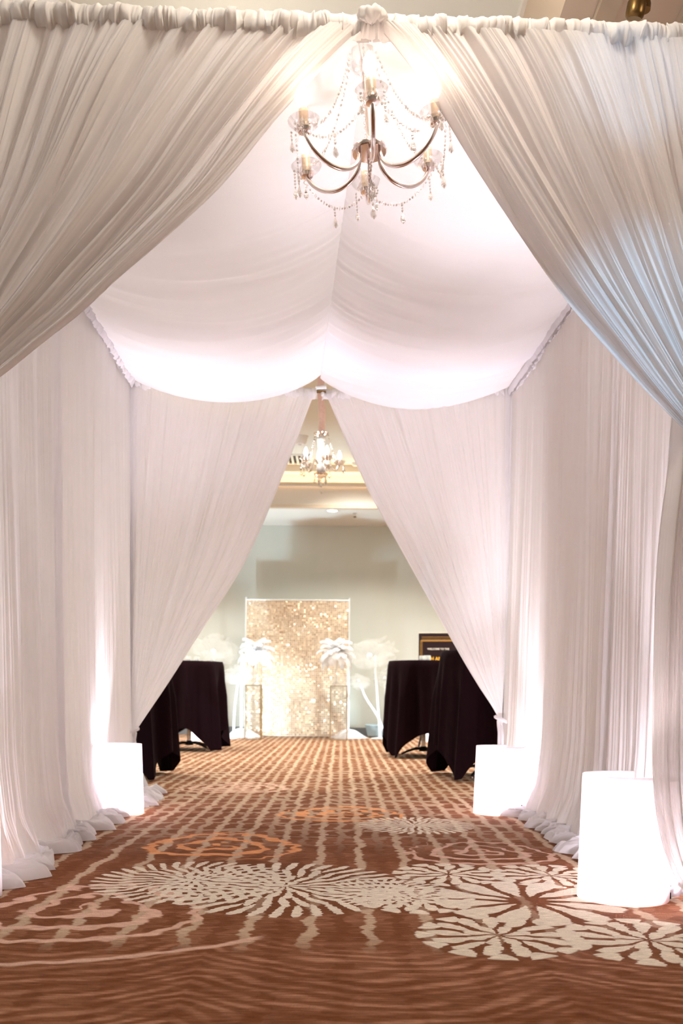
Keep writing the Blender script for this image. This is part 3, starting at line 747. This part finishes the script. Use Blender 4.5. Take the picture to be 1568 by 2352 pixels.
# ------------------------------------------------------------------ sequin backdrop
YP = 13.75
pA, pB = at(564, 1692, YP), at(798, 1692, YP); wd = pB.x-pA.x; topz = at(680, 1380, YP).z
bd = thing('sequin_backdrop', 'tall champagne gold shimmering sequin wall standing before the back wall', 'backdrop', ((pA.x+pB.x)/2, YP, 0))
MB().box(-wd/2, wd/2, .01, .03, .01, topz).build('backing_board', M['gold2'] if 'gold2' in M else M['trim'], bd, smooth=False)
ns, ms = int(wd/.031), int((topz-.02)/.031)
g = np.random.RandomState(4); vs = []; fs = []; tn = []
patch = lambda i, j: float(n2(i*.11, j*.09, 5))*.5+float(n2(i*.3, j*.3, 9))*.35
for i in range(ns):
    for j in range(ms):
        cx_, cz_ = -wd/2+(i+.5)*wd/ns, .02+(j+.5)*(topz-.02)/ms
        tx, tz = g.normal(0, .19)+patch(i, j)*.16, g.normal(0, .19)+patch(j, i)*.2; hs_ = .0142
        b0 = len(vs)
        for k in range(8):
            a = PI/8+k*PI/4; dx, dz = hs_*math.cos(a)*1.03, hs_*math.sin(a)*1.03
            vs.append((cx_+dx, -.002 + dx*tx + dz*tz, cz_+dz))
        fs.append(tuple(b0+k for k in range(8))); tn.append(min(1, max(0, .45+.5*patch(i, j+40)+g.normal(0, .18))))
me = bpy.data.meshes.new('sequins'); me.from_pydata(vs, [], fs)
at_ = me.attributes.new('tone', 'FLOAT', 'FACE'); at_.data.foreach_set('value', np.array(tn, dtype=np.float32))
link_mesh('sequins', me, M['sequin'], bd, smooth=False)
for sx in (-1, 1):
    MB().tube([(sx*(wd/2+.012), 0, 0), (sx*(wd/2+.012), 0, topz+.05)], .012, 10).build('frame_upright', M['pale_metal'], bd)
MB().tube([(-wd/2-.012, 0, topz+.012), (wd/2+.012, 0, topz+.012)], .010, 10).build('frame_rail', M['pale_metal'], bd)

# mirrored plinths with feather centrepieces
def plinth(label, p, w, h, mat):
    t = thing('display_plinth', label, 'plinth', (p.x, p.y, 0), 0, 'clear display plinths')
    MB().box(-w/2+.004, w/2-.004, -w/2+.004, w/2-.004, .01, h-.008).build('clear_panels', M['glass'], t, smooth=False)
    b = MB(); e = .006
    for sx in (-1, 1):
        for sy in (-1, 1): b.box(sx*w/2-e, sx*w/2+e, sy*w/2-e, sy*w/2+e, 0, h)
    for z in (0.0, h-2*e):
        for sx in (-1, 1):
            b.box(sx*w/2-e, sx*w/2+e, -w/2, w/2, z, z+2*e); b.box(-w/2, w/2, sx*w/2-e, sx*w/2+e, z, z+2*e)
    b.build('metal_edges', M['gold'], t, smooth=False)
    return t
dP = 12.95
def feather_piece(label, px, py, seed, vase_px):
    c = at(px, py, dP); base = at(vase_px, 1573, dP)
    t = thing('feather_centrepiece', label, 'feather arrangement', (c.x, dP, base.z), 0, 'white feather centrepieces')
    H = c.z-base.z
    MB().lathe([(.075, .002), (.07, .01), (.02, .05), (.016, H*.5), (.03, H*.8), (.05, H-.02), (.047, H-.02), (.026, H*.8), (.012, H*.5), (.001, .06)], (0, 0, 0), 20, caps=False).build('trumpet_vase', M['glass'], t)
    g = np.random.RandomState(seed)
    for k in range(40):
        az = 2*PI*k/40*3.0+g.uniform(-.3, .3); el = math.radians([80, 58, 38, 18, 0][k % 5]+g.uniform(-8, 8)); Ln = g.uniform(.30, .38)
        n = 26; s_ = np.linspace(0, 1, n); droop = 1.9
        ang = el - s_**1.6*droop*(.8+.3*g.rand())
        rr_ = np.concatenate([[0], np.cumsum(np.cos(ang[:-1]))])*Ln/n; zz = np.concatenate([[0], np.cumsum(np.sin(ang[:-1]))])*Ln/n
        wv = .064*np.sin(PI*np.clip(s_*.9+.08, 0, 1))**.55
        m = 9; w = np.linspace(-1, 1, m)
        P = np.zeros((n, m, 3)); 
        for i in range(n):
            for j in range(m):
                fr_ = 1+.22*n1(i*1.3+j*.0+k*7, 3)*abs(w[j])
                lat = w[j]*wv[i]*fr_; sagz = -abs(w[j])**1.6*.030
                P[i, j] = (math.cos(az)*rr_[i]-math.sin(az)*lat, math.sin(az)*rr_[i]+math.cos(az)*lat, zz[i]+sagz+H-.05)
        o = grid_obj('feather', P, M['feather'], t)
    return t
pl1 = at(582, 1692, dP); pl2 = at(777, 1692, dP)
hp = at(582, 1573, dP).z
plinth('clear gold-edged display plinth at the left foot of the sequin wall', pl1, 35/(F/dP), hp, None)
plinth('clear gold-edged display plinth at the right foot of the sequin wall', pl2, 38/(F/dP), hp, None)
feather_piece('white ostrich feather spray in a glass vase before the left side of the sequin wall', 590, 1494, 1, 582)
feather_piece('white ostrich feather spray in a glass vase before the right side of the sequin wall', 772, 1494, 2, 777)

# pale uplit posts on fluffy white bases either side of the wall
def post(label, px, pbot, ptop, wpx, basepx):
    d = 13.42; p = at(px, pbot, d); t = thing('fabric_post', label, 'post', (p.x, d, 0), 0, 'pale posts beside the sequin wall')
    MB().lathe([(.020, .03), (.020, at(px, ptop, d).z)], n=14).build('tube', M['whiteplastic'], t)
    n = 60; a = np.linspace(0, 2*PI, n, endpoint=False)[:, None]; q = np.linspace(0, 1, 16)[None]
    rr_ = (.02+.98*q)*basepx/2/(F/d)*(1+.18*np.sin(a*3+px)+.12*np.sin(a*7)); P = np.zeros((n, 16, 3))
    P[:, :, 0] = rr_*np.cos(a); P[:, :, 1] = rr_*np.sin(a)*.7; P[:, :, 2] = .11*(1-q**2)*(1+.25*np.sin(a*5+q*4))+.003
    grid_obj('gathered_base', P, M['tulle_thick'], t, wrap=True)
    return t
post('pale upright post on a white fabric base, right of the sequin wall', 798.5, 1688, 1500, 6, 78)
post('pale upright post on a white fabric base, left of the sequin wall', 554, 1688, 1500, 6, 80)

# giant tulle flowers
def tulle_flower(label, stem_px, head_px, hr, seed, d=13.5, tilt=.5, base=True, npet=6):
    p0 = at(*stem_px[0], d); t = thing('tulle_flower', label, 'fabric flower', (p0.x, d, 0), 0, 'giant white tulle flowers')
    inv = Vector((-p0.x, -d, 0)); pts = [at(x, y, d)+inv for x, y in stem_px]
    pl = polyline(pts, 20) if len(pts) > 2 else np.array([tuple(p) for p in pts])
    MB().tube([tuple(p) for p in pl], .016, 8).build('stem', M['whiteplastic'], t)
    hc = at(*head_px, d)+inv; hrm = hr/(F/d); g = np.random.RandomState(seed)
    for k in range(npet):
        az = 2*PI*k/npet+g.uniform(-.2, .2); n, m = 22, 26; P = np.zeros((n, m, 3))
        opening = g.uniform(.25, 1.05)
        for i in range(n):
            s_ = i/(n-1); rad = s_*hrm*1.05; el = 1.25*(1-s_*opening)
            for j in range(m):
                w = (j/(m-1)*2-1); wd_ = hrm*.75*math.sin(PI*min(1, s_*.85+.08))**.6*w
                ruf = .09*hrm*math.sin(w*9+seed+k)*s_**2+.06*hrm*math.sin(s_*11+w*5+k)
                rx_ = rad*math.cos(el)+ruf
                P[i, j] = (math.cos(az)*rx_-math.sin(az)*wd_, (math.sin(az)*rx_+math.cos(az)*wd_)*.7, rad*math.sin(el)*(1-.35*abs(w)**2)+ruf*.8-.02)
        ca_, sa_ = math.cos(.95), math.sin(.95); Y_, Z_ = P[:, :, 1].copy(), P[:, :, 2].copy()
        P[:, :, 1] = Y_*ca_ - Z_*sa_; P[:, :, 2] = Y_*sa_*1.2 + Z_*ca_
        P[:, :, 0] += tilt*P[:, :, 2]*.5
        o = grid_obj('petal', P+np.array(tuple(hc)), M['tulle'], t)
    MB().ball(hc+Vector((0, -.03, .03)), hrm*.13, 10, 8).build('flower_centre', M['feather'], t)
    if base: MB().lathe([(.09, .0), (.09, .012), (.02, .02), (.018, .05)], (0, 0, 0), 24).build('foot', M['whiteplastic'], t)
    return t
tulle_flower('tall white tulle flower with wide open petals, right of the sequin wall', [(872, 1688), (866, 1600), (862, 1520), (862, 1505)], (848, 1512), 56, 3)
tulle_flower('low white tulle flower on a slanting stem beside the right post', [(884, 1690), (868, 1648), (838, 1600), (826, 1572)], (822, 1568), 26, 5, d=13.2, tilt=0, base=False)
tulle_flower('small white tulle flower just left of the farther right black table', [(892, 1692), (886, 1600), (882, 1572)], (882, 1562), 28, 8, d=13.7, tilt=.2)
tulle_flower('pale tulle flower nearest the left curtain, above the left black table', [(500, 1690), (494, 1600), (490, 1510)], (490, 1502), 54, 12, tilt=-.3)
tulle_flower('pale tulle flower just left of the left post of the sequin wall', [(536, 1692), (540, 1620), (548, 1562)], (548, 1556), 36, 17, d=13.15, tilt=.3)

# blue-grey tub
tp = at(872, 1690, 13.75); tb_ = thing('planter_tub', 'round blue-grey tub on the floor behind the tulle flowers', 'tub', (tp.x+.05, 13.8, 0))
MB().lathe([(.20, 0), (.24, .03), (.27, .17), (.28, .19), (.27, .20), (.25, .18), (.22, .04), (.001, .03)], n=32).build('tub_body', M['tub'], tb_)
dk = thing('floor_plate', 'flat white round plate on the carpet beside the farther right table', 'plate', floorpt(868, 1697))
MB().lathe([(.001, 0), (.10, 0), (.12, .006), (.10, .014), (.001, .012)], n=28).build('plate_disc', M['whiteplastic'], dk)

# ------------------------------------------------------------------ sign on easel
dS = 11.0; sc_ = F/dS
sp = at(962, 1452, dS); sw = .64; shh = .92; ztop = sp.z
sg = thing('welcome_sign', 'black event sign with gold border lines and lettering, propped behind the right tables', 'sign', (sp.x+sw/2*math.cos(.18), dS, 0), -.18)
MB().box(-sw/2, sw/2, 0, .012, ztop-shh, ztop).build('board', [M['board']], sg, smooth=False)
MB().box(-sw/2+.002, sw/2, -.003, 0, ztop-shh+.003, ztop-.010).build('printed_face', M['signblack'], sg, smooth=False)
b = MB()
def hl(z, x0, x1, th): b.box(x0, x1, -.006, -.0035, ztop-z-th, ztop-z)
def vl(x, z0, z1, th): b.box(x, x+th, -.006, -.0035, ztop-z1, ztop-z0)
xl = -sw/2
for z, th, x0 in ((.055, .006, .04), (.078, .004, .04), (.092, .020, .03)): hl(z, xl+x0, -xl-.0-x0, th)
for x0, th, z0 in ((.022, .006, .1), (.034, .004, .095), (.045, .004, .1)):
    vl(xl+x0, z0, shh-.1, th); vl(-xl-x0-th, z0, shh-.1, th)
b.build('border_lines', M['signline'], sg, smooth=False)
def text(body, size, xc, ztop_, mat, parent, align='CENTER', bold=.0):
    cu = bpy.data.curves.new('lettering', 'FONT'); cu.body = body; cu.size = size; cu.align_x = align; cu.extrude = .0008; cu.offset = bold; cu.resolution_u = 3
    to = bpy.data.objects.new('lettering', cu); C.objects.link(to); bpy.context.view_layer.update()
    dg = bpy.context.evaluated_depsgraph_get(); me = bpy.data.meshes.new_from_object(to.evaluated_get(dg))
    bpy.data.objects.remove(to)
    me.transform(Matrix.Translation((xc, -.005, ztop_))@Matrix.Rotation(PI/2, 4, 'X'))
    return link_mesh('lettering', me, mat, parent, smooth=False)
text('WELCOME TO THE', .031, -.075, ztop-.215, M['signwhite'], sg, bold=.0012)
text('4TH ANNI', .058, -.235, ztop-.345, M['signgold'], sg, 'LEFT', bold=.003)
text('WINTER CH', .058, -.290, ztop-.435, M['signgold'], sg, 'LEFT', bold=.003)
ez = thing('sign_easel', 'black easel holding up the event sign', 'easel', (sg.location.x, dS+.03, 0), -.18)
for (x0, x1, y1, nm) in ((-.30, -.03, .0, 'leg'), (.30, .03, .0, 'leg'), (0, 0, .5, 'leg')):
    MB().tube([(x0, y1-.10 if y1 == 0 else y1, 0), (x1, .03, ztop-.05)], .012, 8).build(nm, M['darkmetal'], ez)
MB().box(-.30, .30, -.10, -.02, ztop-shh-.03, ztop-shh-.008).build('ledge', M['darkmetal'], ez, smooth=False)

# white lit lanterns standing farther back in the room
far1 = lantern('small white floor lantern seen under the farther left black table', at(457, 1690, 12.4).x, 12.4, .14, .42, 90, group='white sheet floor lanterns')
far2 = lantern('slim white floor lantern seen under the farther right black table', at(981, 1690, 12.6).x, 12.6, .10, .34, 90, group='white sheet floor lanterns')

# ------------------------------------------------------------------ far chandelier
dC = 7.45; cp = at(737, 1040, dC)
fc = thing('chandelier', 'small white crystal chandelier on a blush sleeve, hanging beyond the far opening', 'chandelier', cp)
k = F/dC
def zz(py): return (1040-py)/k
n = 40; a = np.linspace(0, 2*PI, n, endpoint=False)[:, None]; q = np.linspace(0, 1, 60)[None]
P = np.zeros((n, 60, 3)); zt_, zb_ = ZT-cp.z-.02, zz(996)
rr_ = .026*(1+.12*np.sin(a*5+q*9))*(1+.10*n2(0*a, q*22, 3)); P[:, :, 0] = rr_*np.cos(a)+.006*np.sin(q*14); P[:, :, 1] = rr_*np.sin(a); P[:, :, 2] = zb_+(zt_-zb_)*q
grid_obj('chain_sleeve', P, M['pinkcloth'], fc, wrap=True)
MB().lathe([(.02, zz(1006)), (.045, zz(1003)), (.066, zz(996)), (.060, zz(995)), (.04, zz(1000)), (.018, zz(1002))], n=18).build('crown_dish', M['crystal'], fc)
MB().lathe([(.022, zz(1005)), (.035, zz(1010)), (.030, zz(1022)), (.026, zz(1032)), (.038, zz(1046)), (.034, zz(1056)), (.018, zz(1062)), (.03, zz(1068)), (.04, zz(1078)), (.03, zz(1086)), (.01, zz(1090))], n=20).build('body', M['whiteplastic'], fc)
MB().lathe([(.05, zz(1092)), (.062, zz(1088)), (.05, zz(1094)), (.03, zz(1097)), (.004, zz(1100))], n=18, caps=False).build('bottom_dish', M['crystal'], fc)
for j in range(5):
    a = math.radians(-150+72*j+8); ca, sa = math.cos(a), math.sin(a); Ra = .155
    pl = polyline([(.025, 0, zz(1066)), (.06, 0, zz(1058)), (.09, 0, zz(1072)), (.12, 0, zz(1080)), (Ra, 0, zz(1068))], 16)
    ao = MB().tube([(p[0]*ca, p[0]*sa, p[2]) for p in pl], .008, 8).build('arm', M['crystal'], fc)
    c = (Ra*ca, Ra*sa, zz(1068))
    MB().lathe([(.012, 0), (.03, .004), (.048, .022), (.05, .034), (.046, .032), (.03, .012), (.012, .008)], c, 14, caps=False).build('glass_bobeche', M['crystal'], ao)
    MB().lathe([(.011, 0), (.011, .05)], c, 10).build('candle_sleeve', M['whiteplastic'], ao)
    MB().lathe([(.008, .05), (.016, .065), (.018, .08), (.012, .10), (.003, .122)], c, 10).build('bulb', M['bulb2'], ao)
    mb = MB(); bead_line(mb, (.06*ca, .06*sa, zz(1000)), (c[0]*.95, c[1]*.95, c[2]+.01), .04, 15, .008); mb.build('bead_strand', M['crystal'], fc)
    for w in (-.5, .5):
        mb = MB(); drop_mb(mb, (c[0]+math.cos(a+w)*.04, c[1]+math.sin(a+w)*.04, c[2]-.012), 1.3); mb.build('crystal_drop', M['crystal'], fc)
    mb = MB(); drop_mb(mb, (.05*math.cos(a+.6), .05*math.sin(a+.6), zz(1096)), 1.3); mb.build('crystal_drop', M['crystal'], fc)
mb = MB(); drop_mb(mb, (0, 0, zz(1103)), 1.4); drop_mb(mb, (.005, 0, zz(1118)), 1.3); mb.build('crystal_drop', M['crystal'], fc)

# ------------------------------------------------------------------ ceiling fittings
v = atz(682, 1056, ZT-.01); vt = thing('ceiling_vent', 'white slatted air vent in the far ceiling, beside the left curtain edge', 'vent', (v.x-.25, v.y, ZT-.012))
b = MB(); b.box(-.45, .45, -.26, -.22, 0, .012); b.box(-.45, .45, .22, .26, 0, .012); b.box(-.45, -.41, -.26, .26, 0, .012); b.box(.41, .45, -.26, .26, 0, .012); b.build('vent_frame', M['vent'], vt, smooth=False)
for i in range(12):
    x_ = -.38+i*.069; MB().box(x_, x_+.03, -.22, .22, -.004, .010).build('slat', M['vent'], vt, smooth=False)
MB().box(-.41, .41, -.22, .22, .0105, .0115).build('dark_backing', M['dark'], vt, smooth=False)
v = atz(688, 1012, ZT-.05); sl = thing('round_fitting', 'round pale fitting on the far ceiling beside the left curtain edge', 'ceiling fitting', (v.x, v.y, ZT))
MB().lathe([(.001, -.10), (.07, -.10), (.10, -.06), (.11, 0)], n=24).build('dome', M['whiteplastic'], sl)  # plain unlit dome for the small round spotlight on the far ceiling
MB().lathe([(.001, -.115), (.02, -.112), (.022, -.10)], n=12).build('centre_cap', M['pale_metal'], sl)
v = atz(816, 1068, ZT-.03); sl = thing('smoke_detector', 'small grey detector on the far ceiling at the right curtain edge', 'detector', (v.x, v.y, ZT))
MB().lathe([(.001, -.05), (.035, -.045), (.05, -.02), (.05, 0)], n=18).build('cap', M['vent'], sl)
v = atz(763, 1173, ZS-.001); dl = thing('downlight', 'recessed round downlight in the soffit above the sequin wall', 'light', (v.x, v.y, ZS))
MB().lathe([(.07, -.001), (.10, -.010), (.115, -.001)], n=28, caps=False).build('trim_ring', M['vent'], dl)
MB().lathe([(.001, -.004), (.068, -.003)], n=24, caps=False).build('lens', M['dl'], dl)
v = atz(815, 1183, ZS-.03); sk = thing('sprinkler_head', 'small sprinkler head hanging from the soffit, right of the downlight', 'sprinkler', (v.x, v.y, ZS))
MB().lathe([(.03, -.001), (.03, -.01), (.012, -.015), (.010, -.04)], n=14).build('escutcheon', M['chrome'], sk)
MB().lathe([(.006, -.04), (.006, -.055), (.028, -.058), (.028, -.062), (.004, -.07)], n=14).build('deflector', M['bronze'], sk)
# bronze fitting over the tent, top right
bp = at(1458, 30, 3.25); sl = thing('ceiling_spotlight', 'dark bronze spotlight hanging from the ceiling at the top right corner', 'ceiling light', (bp.x, bp.y, bp.z))
body = MB().lathe([(.001, -.018), (.026, -.018), (.032, -.012), (.034, .0), (.034, .03), (.028, .04), (.028, .09), (.022, .12)], n=24).build('lamp_head', M['bronze'], sl)
body.rotation_euler = (.35, .12, 0)
MB().lathe([(.022, -.02), (.024, .0), (.018, .035)], (.040, .02, .045), 16).build('knuckle', M['bronze'], sl)
MB().tube([(.03, .03, .06), (.03, .05, ZS-.045-bp.z)], .010, 8).build('stem', M['bronze'], sl)
MB().lathe([(.045, 0), (.045, .015), (.02, .018)], (.03, .05, ZS-.06-bp.z), 18).build('ceiling_plate', M['bronze'], sl)

# ------------------------------------------------------------------ lights
COOL = (.90, .93, 1.0); PINK = (1, .89, .975)
for (x_, y_, sgn), pw in zip(ULP, (30, 26, 26, 26)):
    light('POINT', (x_, y_, .16), pw*.6, PINK, .05)
    light('SPOT', (x_, y_, .13), pw*4.0, PINK, .04, (x_+sgn*.22, y_+.40, 1.4), 56, 1)
# cool white lights in the far lanterns, with spots added to brighten the backdrop
light('POINT', (far1.location.x, far1.location.y, .2), 18, (.80, .92, 1), .06)
light('POINT', (far2.location.x, far2.location.y, .2), 5, (.80, .92, 1), .06)
light('SPOT', (far1.location.x+.1, far1.location.y+.1, .35), 60, (.72, .92, 1), .04, (-.4, 14.2, .7), 90, 1)
light('SPOT', (far2.location.x, far2.location.y, .35), 120, (.66, .90, 1), .04, (-.35, 13.75, .4), 56, 1)
light('SPOT', (far1.location.x-.6, 12.0, .35), 95, (.62, .84, 1), .05, (-.55, 13.75, .35), 50, .8)  # no fixture: cool spot added beside the lantern to whiten the lower sequins
# ballroom ceiling downlights (warm)
WARM = (1, .95, .85)
for x_, y_, pw in ((-3.2, 9.2, 90), (0, 9.6, 70), (3.2, 9.2, 90), (-3, 12.2, 60), (.2, 12.0, 60), (3, 12.2, 60), (-4, 5.5, 60), (4, 5.5, 60)):
    light('SPOT', (x_, y_, ZS+.55 if y_ < YS else ZS-.02), pw*2.75, WARM, .12, (x_, y_+.01, 0), 140, .8)
for x_, y_, pw in ((-2.6, 8.4, 16), (2.8, 8.4, 16)):
    light('POINT', (x_, y_, 3.3), pw, WARM, .15)
# added fill points without fixtures: foyer, tent sides, and ceiling above the tent
for x_, y_, z_, pw, cl in ((-3.3, 1.45, 2.9, 26, (.90, .95, 1)), (3.3, 1.6, 3.0, 37, (1, .85, .68)), (.6, -2.2, 3.2, 12, (1, .88, .76)), (-.5, 4.3, 3.35, 3.5, (1, .88, .72)), (.2, 2.2, 3.45, 22, (1, .92, .80))):
    light('POINT', (x_, y_, z_), pw, cl, .10)
light('SPOT', (2.4, -2.6, 2.6), 520, (.35, .68, 1), .02, tuple(at(1495, 770, 2.75)), 8, .8)
light('SPOT', (2.4, -2.6, 2.6), 260, (.45, .72, 1), .02, tuple(at(1425, 200, 2.75)), 5, .8)
light('SPOT', (far1.location.x+.2, 12.35, .40), 130, (.60, .86, 1), .05, (-.5, 13.2, 3.4), 80, 1)  # cool spot added by the far left lantern to tint the soffit
w = bpy.data.worlds.new('world'); SC.world = w; w.use_nodes = True
w.node_tree.nodes['Background'].inputs[0].default_value = (.9, .85, .8, 1); w.node_tree.nodes['Background'].inputs[1].default_value = .05

# ------------------------------------------------------------------ render look
SC.view_settings.view_transform = 'Standard'; SC.view_settings.look = 'None'
SC.view_settings.exposure = 1.3; SC.view_settings.gamma = 1; SC.view_settings.use_curve_mapping = False
cy = SC.cycles
cy.max_bounces = 7; cy.diffuse_bounces = 4; cy.glossy_bounces = 3; cy.transmission_bounces = 5; cy.transparent_max_bounces = 14
cy.use_adaptive_sampling = True; cy.adaptive_threshold = 0.16; cy.adaptive_min_samples = 16
cy.caustics_reflective = False; cy.caustics_refractive = False
cy.use_denoising = True; cy.sample_clamp_indirect = 8.0
try: cy.denoiser = 'OPENIMAGEDENOISE'
except Exception: pass
